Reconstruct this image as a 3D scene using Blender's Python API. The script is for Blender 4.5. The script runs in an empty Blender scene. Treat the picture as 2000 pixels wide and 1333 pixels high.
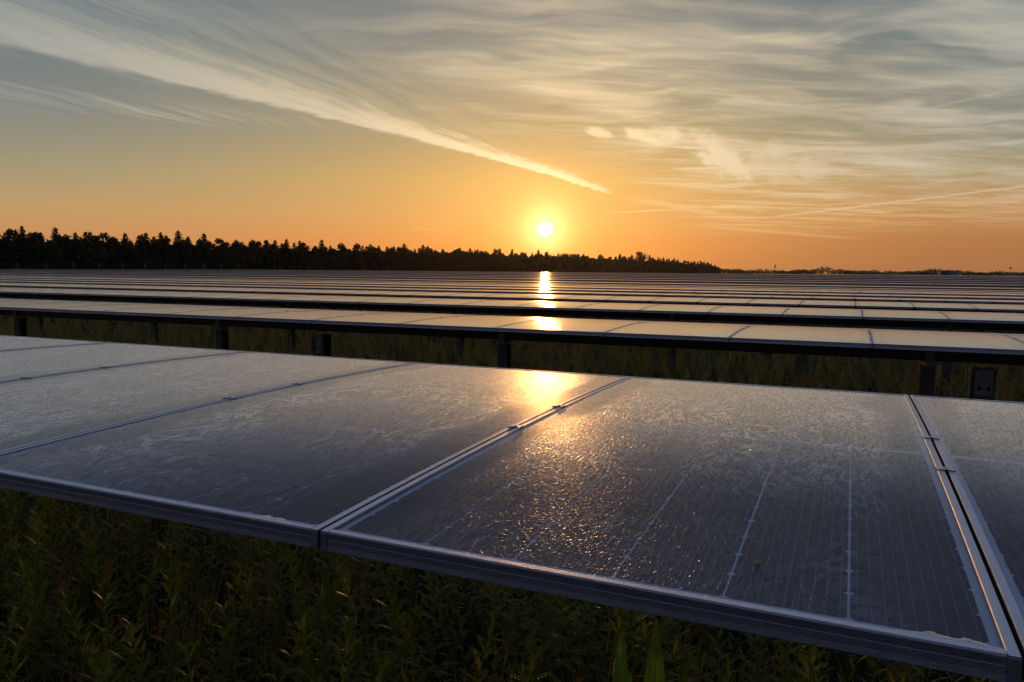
import bpy, bmesh, math, random
import numpy as np
from mathutils import Vector, Matrix

random.seed(7)
RNG = np.random.default_rng(11)
S = bpy.context.scene
COL = S.collection
rad = math.radians

# ------------------------------------------------------------------ camera
H0 = 1.15                                   # height of the module plane above the ground
CAM = Vector((0.79845, -0.99905, 0.41172 + H0))
R_ = Vector((0.9128369, 0.40824152, 0.00822505))
U_ = Vector((-0.04527105, 0.08116675, 0.99567188))
F_ = Vector((-0.40580701, 0.90925839, -0.09257353))
FPX = 1478.3
cd = bpy.data.cameras.new('camera')
cam = bpy.data.objects.new('camera', cd); COL.objects.link(cam)
m = Matrix((R_, U_, -F_)).transposed().to_4x4(); m.translation = CAM
cam.matrix_world = m
cd.sensor_width = 36.0; cd.lens = FPX / 2000 * 36
cd.clip_start = 0.02; cd.clip_end = 8000
S.camera = cam

# ------------------------------------------------------------------ node helpers
class V:
    """a socket with arithmetic"""
    def __init__(s, nt, sock): s.nt, s.s = nt, sock
    def _m(s, op, *a):
        n = s.nt.nodes.new('ShaderNodeMath'); n.operation = op
        for i, x in enumerate((s,) + a):
            if isinstance(x, V): s.nt.links.new(x.s, n.inputs[i])
            else: n.inputs[i].default_value = x
        return V(s.nt, n.outputs[0])
    def __add__(s, o): return s._m('ADD', o)
    __radd__ = __add__
    def __sub__(s, o): return s._m('SUBTRACT', o)
    def __rsub__(s, o): return (s * -1.0) + o
    def __mul__(s, o): return s._m('MULTIPLY', o)
    __rmul__ = __mul__
    def __truediv__(s, o): return s._m('DIVIDE', o)
    def pw(s, o): return s._m('POWER', o)
    def mx(s, o): return s._m('MAXIMUM', o)
    def mn(s, o): return s._m('MINIMUM', o)
    def op(s, name, *a): return s._m(name, *a)
    def ss(s, a, b):
        n = s.nt.nodes.new('ShaderNodeMapRange'); n.interpolation_type = 'SMOOTHSTEP'
        s.nt.links.new(s.s, n.inputs[0])
        for i, x in ((1, a), (2, b)):
            if isinstance(x, V): s.nt.links.new(x.s, n.inputs[i])
            else: n.inputs[i].default_value = x
        n.inputs[3].default_value = 0; n.inputs[4].default_value = 1
        return V(s.nt, n.outputs[0])
    def gauss(s, w): return (((s / w).pw(2.0)) * -1.0).op('EXPONENT')

def comb(nt, x, y, z=0.0):
    n = nt.nodes.new('ShaderNodeCombineXYZ')
    for i, q in enumerate((x, y, z)):
        if isinstance(q, V): nt.links.new(q.s, n.inputs[i])
        else: n.inputs[i].default_value = q
    return V(nt, n.outputs[0])
def sep(nt, v):
    n = nt.nodes.new('ShaderNodeSeparateXYZ'); nt.links.new(v.s, n.inputs[0])
    return [V(nt, o) for o in n.outputs]
def noise(nt, vec, scale=1.0, detail=3.0, rough=0.5, dist=0.0, dim='3D'):
    n = nt.nodes.new('ShaderNodeTexNoise'); n.noise_dimensions = dim
    nt.links.new(vec.s, n.inputs['Vector'])
    n.inputs['Scale'].default_value = scale; n.inputs['Detail'].default_value = detail
    n.inputs['Roughness'].default_value = rough; n.inputs['Distortion'].default_value = dist
    return V(nt, n.outputs[0])
def voronoi(nt, vec, scale, feature='SMOOTH_F1', rnd=1.0, smooth=0.3):
    n = nt.nodes.new('ShaderNodeTexVoronoi'); n.feature = feature
    nt.links.new(vec.s, n.inputs['Vector']); n.inputs['Scale'].default_value = scale
    n.inputs['Randomness'].default_value = rnd
    if feature == 'SMOOTH_F1': n.inputs['Smoothness'].default_value = smooth
    return V(nt, n.outputs['Distance'])
def lin(c):
    def f(x):
        x /= 255.0
        return x / 12.92 if x <= 0.04045 else ((x + 0.055) / 1.055) ** 2.4
    return tuple(f(x) for x in c) + (1.0,)
def ramp(nt, fac, stops):
    n = nt.nodes.new('ShaderNodeValToRGB'); r = n.color_ramp; r.interpolation = 'B_SPLINE' if False else 'LINEAR'
    nt.links.new(fac.s, n.inputs[0])
    while len(r.elements) < len(stops): r.elements.new(0.5)
    for e, (p, c) in zip(r.elements, stops): e.position = p; e.color = c
    return V(nt, n.outputs[0])
def mixc(nt, fac, a, b, mode='MIX', clamp=True):
    n = nt.nodes.new('ShaderNodeMix'); n.data_type = 'RGBA'; n.blend_type = mode; n.clamp_factor = clamp
    for sock, x in ((n.inputs[0], fac), (n.inputs[6], a), (n.inputs[7], b)):
        if isinstance(x, V): nt.links.new(x.s, sock)
        else: sock.default_value = x
    return V(nt, n.outputs[2])
def vmath(nt, op, a, b):
    n = nt.nodes.new('ShaderNodeVectorMath'); n.operation = op
    if op == 'SCALE': n.inputs['Scale'].default_value = 1.0
    for i, x in enumerate((a, b)):
        if x is None: continue
        if isinstance(x, V): nt.links.new(x.s, n.inputs[i])
        else: n.inputs[i].default_value = x
    return V(nt, n.outputs[1] if op == 'DOT_PRODUCT' else n.outputs[0])

# ------------------------------------------------------------------ world: sunset sky
SUN = Vector((-0.36801, 0.92823, 0.05431)).normalized()
SUN_EL = math.asin(SUN.z); SUN_AZ = math.atan2(SUN.x, SUN.y)      # azimuth from +Y towards +X
W = bpy.data.worlds.new('World'); S.world = W; W.use_nodes = True
W.cycles.sampling_method = 'MANUAL'; W.cycles.sample_map_resolution = 512
nt = W.node_tree; nt.nodes.clear()
tc = nt.nodes.new('ShaderNodeTexCoord')
D = V(nt, tc.outputs['Generated'])
dx, dy, dz = sep(nt, D)
el = dz.op('ARCSINE') * (180 / math.pi)
elc = el.mx(0.0)
fac = (elc / 90.0).op('SQRT')
cs = vmath(nt, 'DOT_PRODUCT', D, tuple(SUN)).mn(1.0).mx(-1.0)
ang = cs.op('ARCCOSINE') * (180 / math.pi)
hl = (dx * dx + dy * dy).op('SQRT').mx(1e-4)
ca = ((dx * SUN.x + dy * SUN.y) / (hl * math.hypot(SUN.x, SUN.y))).mn(1.0).mx(-1.0)
daz = ca.op('ARCCOSINE') * (180 / math.pi)                        # azimuth away from the sun
def P(e): return math.sqrt(e / 90.0)
near = ramp(nt, fac, [(0.0, lin((208, 116, 62))), (P(2), lin((216, 138, 74))), (P(4), lin((206, 152, 92))), (P(6.5), lin((196, 158, 97))),
                      (P(10), lin((158, 146, 112))), (P(16), lin((120, 128, 125))), (P(24), lin((88, 102, 122))), (P(38), lin((66, 83, 115))), (1.0, lin((62, 78, 112)))])
side = ramp(nt, fac, [(0.0, lin((188, 122, 74))), (P(2), lin((198, 142, 90))), (P(4), lin((186, 151, 104))), (P(6.5), lin((154, 146, 118))),
                      (P(10), lin((122, 129, 126))), (P(16), lin((93, 113, 123))), (P(24), lin((78, 98, 120))), (P(38), lin((64, 82, 114))), (1.0, lin((62, 78, 112)))])
back = ramp(nt, fac, [(0.0, lin((92, 86, 104))), (P(5), lin((98, 94, 118))), (P(16), lin((84, 92, 124))), (P(35), lin((68, 84, 118))), (1.0, lin((62, 78, 112)))])
sky = mixc(nt, daz.ss(4.0, 40.0), near, side)
lowright = (dx * SUN.y - dy * SUN.x).ss(0.05, 0.50) * (1.0 - el.ss(1.0, 8.0))     # dust low down, right of the sun
sky = mixc(nt, lowright * 0.8, sky, lin((163, 107, 66)))
sky = mixc(nt, daz.ss(45.0, 130.0), sky, back)
# physical sky as a weak base under the measured gradient
nis = nt.nodes.new('ShaderNodeTexSky'); nis.sky_type = 'NISHITA'; nis.sun_disc = False
nis.sun_elevation = SUN_EL; nis.sun_rotation = SUN_AZ; nis.air_density = 1.2; nis.dust_density = 2.5
nisv = V(nt, nis.outputs[0])
sky = mixc(nt, 0.006, sky, nisv, 'ADD')
# aureole round the sun (forward scatter in the air)
def glow(w, col, k=1.0):
    g = ((ang / w).pw(k) * -1.0).op('EXPONENT')
    return mixc(nt, g, (0, 0, 0, 1), col)
def add(a, b): return mixc(nt, 1.0, a, b, 'ADD')
# cirrus, laid out on the plane of the cloud layer
zc = dz.mx(0.012)
px = dx / zc; py = dy / zc
def n2d(x, y, det, ro=0.6): return noise(nt, comb(nt, x, y), 1.0, det, ro, 0.0, '2D')
wob = n2d(px * 0.9 + 13.0, py * 0.9, 2.0, 0.55) - 0.5
fib = n2d(px * 7.0 + py * 0.8 + wob * 2.0, py * 0.55 - px * 0.5, 4.0, 0.62)
ripple = n2d(px * 6.0 + 40.0, py * 5.0, 2.0)
low = py * 0.2894 - (py * py) * 0.01689 - 4.182
up = py * 0.0632 - (py * py) * 0.0072 - 2.861 + py.ss(5.0, 8.0) * 0.10
tt = (px - low + (ripple - 0.5) * 0.16) / (up - low + 0.03).mx(0.03)
pend = 1.0 - (py + wob * 0.8).ss(8.8, 9.7)
streak = tt.ss(-0.05, 0.16) * (1.0 - (tt + (fib - 0.5) * 1.1).ss(0.40, 1.2)) * pend
streak = streak * ((fib * 1.2 + 0.42).mn(1.0)) * ((py - 0.5).ss(0.0, 5.0) * 0.45 + 0.55)
halo = tt.ss(-0.3, 0.5) * (1.0 - (tt + (fib - 0.5) * 2.0).ss(0.3, 2.6)) * (1.0 - py.ss(3.0, 9.0)) * (fib.ss(0.35, 0.75)) * 0.55
sx = (py * py) * 0.0748 + py * 0.121 - 5.56
strand = (px - sx - 0.08 + (fib - 0.5) * 0.5).gauss(0.42) * (1.0 - py.ss(3.6, 4.8)) * fib.ss(0.36, 0.72) * 0.5
# general veil of cirrus, only on the right-hand side of the streak
rightside = (px - up + wob * 1.2).ss(0.0, 1.6)
rx = px * 0.82 + py * 0.57; ry = py * 0.82 - px * 0.57
n1 = n2d(rx * 0.55 + wob, ry * 1.5 + wob * 1.5 + 31.0, 3.0)
n2 = n2d(rx * 1.2 + wob * 1.2, ry * 4.4 + 77.0, 4.0, 0.62)
dist = hl / zc
veil = rightside * (n1.ss(0.34, 0.74) * 0.60 + n2.ss(0.40, 0.80) * 0.42) * (1.0 - dist.ss(11.0, 24.0)) * (dist.ss(1.2, 4.2) * 0.85 + 0.15)
# ragged patches
tear = (n2d(px * 5.0 + py * 0.4 + 55.0, py * 1.1, 4.0, 0.65) - 0.5) * 2.6
def patch(cx, cy, wx, wy, k):
    u_ = (px - cx) / wx; v_ = (py - cy) / wy
    return (u_ * u_ + v_ * v_ + tear).ss(1.15, -0.1) * k
patches = patch(-1.38, 5.62, 0.24, 0.45, 1.0).mx(patch(-1.08, 7.3, 0.24, 1.9, 1.0)).mx(patch(-0.65, 7.7, 0.60, 1.5, 0.65)).mx(patch(-1.72, 5.35, 0.10, 0.26, 0.8))
def trail(a, b, w, k, feather=0.12):
    ax, ay = a; bx, by = b; L = math.hypot(bx - ax, by - ay); ux, uy = (bx - ax) / L, (by - ay) / L
    al = px * ux + py * uy - (ax * ux + ay * uy)
    pe = (py * ux - px * uy - (ay * ux - ax * uy) + (ripple - 0.5) * w * 1.4).op('ABSOLUTE')
    return pe.ss(w * 1.7, 0.0) * ((al - L / 2).op('ABSOLUTE')).ss(L / 2, L / 2 * (1 - 2 * feather)) * (k * 1.0)
trails = trail((-1.65, 14.9), (4.2, 7.0), 0.085, 0.85).mx(trail((-4.12, 12.67), (-2.29, 12.24), 0.10, 0.75, 0.4)) \
    .mx(trail((0.3, 5.4), (1.3, 4.4), 0.035, 0.22)).mx(trail((-9.44, 15.0), (-9.7, 17.2), 0.12, 0.3, 0.4)) \
    .mx(trail((-3.5, 15.4), (0.5, 25.5), 0.35, 0.3, 0.3)).mx(trail((-2.9, 9.6), (-2.0, 14.5), 0.20, 0.35, 0.35))
dens = streak.mx(strand).mx(halo)
dens = (1.0 - (1.0 - dens) * (1.0 - veil) * (1.0 - patches) * (1.0 - trails)) * el.ss(0.3, 2.5)
ccol = ramp(nt, ang / 60.0, [(0.0, (1.25, 0.98, 0.55, 1)), (0.12, (1.0, 0.78, 0.46, 1)), (0.28, (0.76, 0.62, 0.42, 1)), (0.55, (0.53, 0.50, 0.42, 1)), (1.0, (0.33, 0.36, 0.38, 1))])
lowc = ramp(nt, ang / 60.0, [(0.0, (1.15, 0.76, 0.30, 1)), (0.4, (0.86, 0.50, 0.20, 1)), (1.0, (0.62, 0.38, 0.19, 1))])
ccol = mixc(nt, el.ss(2.0, 8.0), lowc, ccol)
sky = mixc(nt, dens * 0.92, sky, ccol)
sky = add(sky, glow(17.0, (0.10, 0.055, 0.012, 1)))
sky = add(sky, glow(6.0, (0.42, 0.165, 0.020, 1), 1.2))
sky = add(sky, glow(1.9, (0.60, 0.34, 0.05, 1), 1.1))
sky = add(sky, glow(1.0, (0.9, 1.05, 0.58, 1), 1.1))
sky = add(sky, mixc(nt, 1.0 - ang.ss(0.22, 0.60), (0, 0, 0, 1), (12, 10, 6, 1)))
# below the horizon the air keeps the horizon colour
bg = nt.nodes.new('ShaderNodeBackground'); nt.links.new(sky.s, bg.inputs[0]); bg.inputs[1].default_value = 1.0
ow = nt.nodes.new('ShaderNodeOutputWorld'); nt.links.new(bg.outputs[0], ow.inputs[0])

# ------------------------------------------------------------------ sun
sd = bpy.data.lights.new('sun', 'SUN'); sd.energy = 0.36; sd.angle = rad(0.55); sd.color = (1.0, 0.43, 0.115)
so = bpy.data.objects.new('sun', sd); COL.objects.link(so)
so.rotation_euler = (-SUN).to_track_quat('-Z', 'Y').to_euler(); so.location = (-20, 50, 30)
S.view_settings.view_transform = 'Standard'; S.view_settings.look = 'None'
S.view_settings.exposure = 0.0; S.view_settings.gamma = 1.0
S.cycles.use_denoising = True; S.cycles.use_adaptive_sampling = True; S.cycles.adaptive_threshold = 0.025; S.cycles.adaptive_min_samples = 16
S.cycles.max_bounces = 5; S.cycles.transparent_max_bounces = 12; S.cycles.caustics_reflective = False; S.cycles.caustics_refractive = False
S.cycles.sample_clamp_indirect = 4.0

# ------------------------------------------------------------------ materials
def newmat(name):
    m = bpy.data.materials.new(name); m.use_nodes = True
    nt = m.node_tree; nt.nodes.clear()
    out = nt.nodes.new('ShaderNodeOutputMaterial')
    return m, nt, out
def bsdf(nt, out, base, rough=0.6, metal=0.0, spec=0.5, normal=None):
    b = nt.nodes.new('ShaderNodeBsdfPrincipled')
    for k, x in (('Base Color', base), ('Roughness', rough), ('Metallic', metal), ('Specular IOR Level', spec)):
        if isinstance(x, V): nt.links.new(x.s, b.inputs[k])
        else: b.inputs[k].default_value = x
    if normal is not None: nt.links.new(normal.s, b.inputs['Normal'])
    if out is not None: nt.links.new(b.outputs[0], out.inputs[0])
    return b
def texpos(nt):
    g = nt.nodes.new('ShaderNodeNewGeometry'); return V(nt, g.outputs['Position'])
def texobj(nt):
    g = nt.nodes.new('ShaderNodeTexCoord'); return V(nt, g.outputs['Object'])
def bump(nt, h, dist=1.0, strength=1.0, normal=None):
    b = nt.nodes.new('ShaderNodeBump'); nt.links.new(h.s, b.inputs['Height'])
    b.inputs['Distance'].default_value = dist; b.inputs['Strength'].default_value = strength
    if normal is not None: nt.links.new(normal.s, b.inputs['Normal'])
    return V(nt, b.outputs[0])

def mat_alu():
    m, nt, out = newmat('anodised_aluminium')
    p = texpos(nt); n = noise(nt, p, 35.0, 4.0, 0.6)
    dew = noise(nt, p, 420.0, 2.0, 0.5)
    base = mixc(nt, n, (0.22, 0.235, 0.30, 1), (0.29, 0.305, 0.38, 1))
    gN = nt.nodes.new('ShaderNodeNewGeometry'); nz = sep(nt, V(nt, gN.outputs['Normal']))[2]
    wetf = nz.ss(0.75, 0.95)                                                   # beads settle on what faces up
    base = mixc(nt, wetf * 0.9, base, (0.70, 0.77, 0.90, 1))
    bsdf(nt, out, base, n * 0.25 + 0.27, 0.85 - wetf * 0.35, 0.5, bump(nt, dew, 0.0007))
    return m
def mat_steel(name='galvanised_steel', c0=(0.16, 0.16, 0.17, 1), c1=(0.28, 0.28, 0.29, 1), metal=0.55):
    m, nt, out = newmat(name)
    p = texpos(nt); n = noise(nt, p, 14.0, 5.0, 0.6); v = voronoi(nt, p, 60.0)
    base = mixc(nt, (n * 0.6 + v * 0.5), c0, c1)
    bsdf(nt, out, base, n * 0.3 + 0.4, metal, 0.5)
    return m
def dew_field(nt, near):
    """height field of the night's dew: beads, and runs that crept along the slope"""
    p = texpos(nt); x, y, z = sep(nt, p); ox, oy, oz = sep(nt, texobj(nt))
    def n2(u, v, det, ro=0.6): return noise(nt, comb(nt, u, v), 1.0, det, ro, 0.0, '2D')
    w = n2(x * 3.0, y * 2.0 + 9.0, 2.0, 0.5) - 0.5
    runs = n2(x * 150.0 + w * 9.0, y * 30.0 + w * 5.0, 3.0, 0.68)
    wet = (ox.op('ABSOLUTE') + w * 0.22 + runs * 0.06).ss(0.455, 0.40) * 0.80 + 0.20      # 1 in the wet field, low in the smooth strip by the frame
    if near:
        beads = n2(x * 150.0, y * 105.0, 1.0, 0.55)
        patchy = n2(x * 30.0 + w * 10.0, y * 5.0 + 4.0, 2.0)
        drop = beads.ss(0.50, 0.74) * wet * (patchy.ss(0.30, 0.58) * 0.65 + 0.35)
        h = runs.ss(0.32, 0.68) * wet * 0.00060 + drop * 0.0011
    else:
        drop = wet; h = runs.ss(0.34, 0.66) * wet * 0.0007
    return h, wet, runs, w, drop
def grazing(nt, lo=0.67, hi=0.915, r0=0.10, k=0.90):
    """share of the light mirrored off the beaded film, rising towards grazing view"""
    lw = nt.nodes.new('ShaderNodeLayerWeight'); lw.inputs[0].default_value = 0.5
    return V(nt, lw.outputs['Facing']).ss(lo, hi) * k + r0
def mat_glass_near():
    m, nt, out = newmat('dewy_glass')
    h, wet, runs, w, drop = dew_field(nt, True)
    nrm = bump(nt, h, 1.0, 0.9); gn = nt.nodes.new('ShaderNodeNewGeometry')
    nrm2 = vmath(nt, 'NORMALIZE', vmath(nt, 'ADD', nrm, vmath(nt, 'SCALE', V(nt, gn.outputs['Normal']), None)), None)
    px_, py_, pz_ = sep(nt, texpos(nt))
    mean = noise(nt, comb(nt, px_ * 34.0 + w * 10.0, py_ * 8.0), 1.0, 2.5, 0.62, 0.0, '2D')
    rill = 1.0 - ((mean - 0.5).op('ABSOLUTE')).ss(0.010, 0.055)                  # narrow rills where beads have run together
    f = grazing(nt) * (wet * 0.30 + 0.70) * (runs.ss(0.30, 0.62) * 0.42 + 0.58 + rill * wet * (w.ss(-0.12, 0.10) * 0.50 + 0.12))
    lw = nt.nodes.new('ShaderNodeLayerWeight'); lw.inputs[0].default_value = 0.5
    tint = mixc(nt, V(nt, lw.outputs['Facing']).ss(0.71, 0.83), (0.62, 0.73, 1.0, 1), (1, 1, 1, 1))      # blue cast of the anti-reflective coating
    g1 = nt.nodes.new('ShaderNodeBsdfGlossy'); g1.inputs['Roughness'].default_value = 0.13; nt.links.new(nrm.s, g1.inputs['Normal'])
    g2 = nt.nodes.new('ShaderNodeBsdfGlossy'); g2.inputs['Roughness'].default_value = 0.34; nt.links.new(nrm2.s, g2.inputs['Normal'])
    nt.links.new(tint.s, g1.inputs['Color']); nt.links.new(tint.s, g2.inputs['Color'])
    mg = nt.nodes.new('ShaderNodeMixShader'); nt.links.new((1.0 - drop * 0.75).s, mg.inputs[0])
    nt.links.new(g1.outputs[0], mg.inputs[1]); nt.links.new(g2.outputs[0], mg.inputs[2])
    tr = nt.nodes.new('ShaderNodeBsdfTransparent'); tr.inputs[0].default_value = (0.94, 0.95, 0.96, 1)
    df = nt.nodes.new('ShaderNodeBsdfDiffuse'); df.inputs[0].default_value = (0.48, 0.54, 0.68, 1)
    fog = nt.nodes.new('ShaderNodeMixShader'); nt.links.new((wet * 0.02 + 0.012).s, fog.inputs[0])
    nt.links.new(tr.outputs[0], fog.inputs[1]); nt.links.new(df.outputs[0], fog.inputs[2])
    mx = nt.nodes.new('ShaderNodeMixShader'); nt.links.new(f.s, mx.inputs[0])
    nt.links.new(fog.outputs[0], mx.inputs[1]); nt.links.new(mg.outputs[0], mx.inputs[2])
    nt.links.new(mx.outputs[0], out.inputs[0])
    return m
def mat_glass_far():
    m, nt, out = newmat('dewy_module_face')
    h, wet, runs, w, drop = dew_field(nt, False)
    nrm = bump(nt, h, 1.0, 0.30)
    b = bsdf(nt, None, (0.012, 0.014, 0.024, 1), 0.5, 0.0, 0.3)
    g = nt.nodes.new('ShaderNodeBsdfGlossy'); g.inputs['Roughness'].default_value = 0.12; nt.links.new(nrm.s, g.inputs['Normal'])
    f = grazing(nt) * (wet * 0.15 + 0.85) * (runs.ss(0.30, 0.62) * 0.14 + 0.92)
    mx = nt.nodes.new('ShaderNodeMixShader'); nt.links.new(f.s, mx.inputs[0])
    gb = nt.nodes.new('ShaderNodeBsdfGlossy'); gb.inputs['Roughness'].default_value = 0.36
    gm = nt.nodes.new('ShaderNodeMixShader'); gm.inputs[0].default_value = 0.5
    nt.links.new(g.outputs[0], gm.inputs[1]); nt.links.new(gb.outputs[0], gm.inputs[2])
    nt.links.new(b.outputs[0], mx.inputs[1]); nt.links.new(gm.outputs[0], mx.inputs[2]); nt.links.new(mx.outputs[0], out.inputs[0])
    return m
def mat_cell():
    m, nt, out = newmat('silicon_cell')
    o = texobj(nt); x, y, z = sep(nt, o)
    pitch = 0.1535 / 9
    t = ((x / pitch + 0.5).op('FRACT') - 0.5).op('ABSOLUTE') * pitch            # distance to the nearest busbar
    bar = 1.0 - t.ss(0.0003, 0.0006)
    pad = (1.0 - t.ss(0.0006, 0.0011)) * (y.op('ABSOLUTE')).ss(0.0330, 0.0336)
    base = mixc(nt, bar.mx(pad), (0.008, 0.010, 0.026, 1), (0.20, 0.21, 0.24, 1))
    bsdf(nt, out, base, 0.45, 0.0, 0.3)
    return m
def mat_plain(name, c, rough=0.7, spec=0.3, var=0.25, scale=8.0):
    m, nt, out = newmat(name)
    n = noise(nt, texpos(nt), scale, 4.0, 0.6)
    a = tuple(q * (1 - var) for q in c[:3]) + (1,); b = tuple(min(1, q * (1 + var)) for q in c[:3]) + (1,)
    bsdf(nt, out, mixc(nt, n, a, b), rough, 0.0, spec)
    return m
def mat_leaf(name, c0, c1, trans=0.35, gloss=0.35, scale=2.0):
    m, nt, out = newmat(name)
    p = texpos(nt); n = noise(nt, p, scale, 3.0, 0.6); n2 = noise(nt, p, scale * 14, 2.0, 0.6)
    c = mixc(nt, (n * 0.6 + n2 * 0.5).ss(0.3, 0.8), c0, c1)
    b = bsdf(nt, None, c, gloss, 0.0, 0.22)
    t = nt.nodes.new('ShaderNodeBsdfTranslucent')
    nt.links.new(mixc(nt, 1.0, c, (trans, trans, trans * .7, 1), 'MULTIPLY').s, t.inputs[0])
    mx = nt.nodes.new('ShaderNodeAddShader')                      # what is not reflected shines through
    nt.links.new(b.outputs[0], mx.inputs[0]); nt.links.new(t.outputs[0], mx.inputs[1]); nt.links.new(mx.outputs[0], out.inputs[0])
    return m
def mat_ground():
    m, nt, out = newmat('meadow_soil')
    p = texpos(nt); n = noise(nt, p, 0.8, 6.0, 0.65); n2 = noise(nt, p, 14.0, 5.0, 0.7)
    c = mixc(nt, n.ss(0.35, 0.65), (0.030, 0.034, 0.012, 1), (0.055, 0.045, 0.022, 1))
    c = mixc(nt, n2.ss(0.4, 0.7), c, (0.022, 0.03, 0.009, 1))
    bsdf(nt, out, c, 0.9, 0.0, 0.1, bump(nt, n2, 0.06))
    return m
def mat_water():
    m, nt, out = newmat('pooled_water')
    nrm = bump(nt, noise(nt, texpos(nt), 120.0, 2.0), 0.0006)
    fr = nt.nodes.new('ShaderNodeFresnel'); fr.inputs[0].default_value = 1.10; nt.links.new(nrm.s, fr.inputs[1])
    g = nt.nodes.new('ShaderNodeBsdfGlossy'); g.inputs['Roughness'].default_value = 0.12; nt.links.new(nrm.s, g.inputs['Normal'])
    tr = nt.nodes.new('ShaderNodeBsdfTransparent'); tr.inputs[0].default_value = (0.85, 0.88, 0.9, 1)
    df = nt.nodes.new('ShaderNodeBsdfDiffuse'); df.inputs[0].default_value = (0.6, 0.62, 0.64, 1)
    a = nt.nodes.new('ShaderNodeMixShader'); a.inputs[0].default_value = 0.02
    nt.links.new(tr.outputs[0], a.inputs[1]); nt.links.new(df.outputs[0], a.inputs[2])
    mx = nt.nodes.new('ShaderNodeMixShader'); nt.links.new((V(nt, fr.outputs[0]) * 0.45).s, mx.inputs[0])
    nt.links.new(a.outputs[0], mx.inputs[1]); nt.links.new(g.outputs[0], mx.inputs[2]); nt.links.new(mx.outputs[0], out.inputs[0])
    return m

ALU = mat_alu(); STEEL = mat_steel(); DARKSTEEL = mat_steel('weathered_steel', (0.05, 0.048, 0.05, 1), (0.10, 0.095, 0.095, 1), 0.3)
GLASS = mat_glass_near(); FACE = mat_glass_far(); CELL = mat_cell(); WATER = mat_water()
WHITE = mat_plain('white_backsheet', (0.70, 0.74, 0.82), 0.5, 0.3, 0.05)
PLASTIC = mat_plain('grey_plastic', (0.22, 0.22, 0.23), 0.5)
HOLE = mat_plain('dark_hole', (0.01, 0.01, 0.01), 0.8)
WEED = mat_leaf('weed_leaf', (0.085, 0.115, 0.016, 1), (0.135, 0.150, 0.028, 1), 2.0, 0.42, 3.0)
GRASS = mat_leaf('grass_blade', (0.085, 0.075, 0.018, 1), (0.17, 0.110, 0.034, 1), 1.9, 0.45, 1.5)
DOCK = mat_leaf('dock_leaf', (0.045, 0.085, 0.016, 1), (0.10, 0.15, 0.032, 1), 2.6, 0.35, 9.0)
FLOWER = mat_leaf('seed_heads', (0.15, 0.08, 0.03, 1), (0.26, 0.13, 0.05, 1), 1.2, 0.7, 4.0)
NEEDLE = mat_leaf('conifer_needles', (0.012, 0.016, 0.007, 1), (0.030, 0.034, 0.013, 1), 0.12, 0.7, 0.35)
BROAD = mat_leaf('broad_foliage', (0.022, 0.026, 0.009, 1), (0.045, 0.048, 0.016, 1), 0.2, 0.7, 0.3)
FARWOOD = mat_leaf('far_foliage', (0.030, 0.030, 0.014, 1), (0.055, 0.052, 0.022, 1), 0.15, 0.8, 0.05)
BARK = mat_plain('bark', (0.055, 0.04, 0.03), 0.9, 0.1, 0.4, 6.0)
GROUND = mat_ground()

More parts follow.
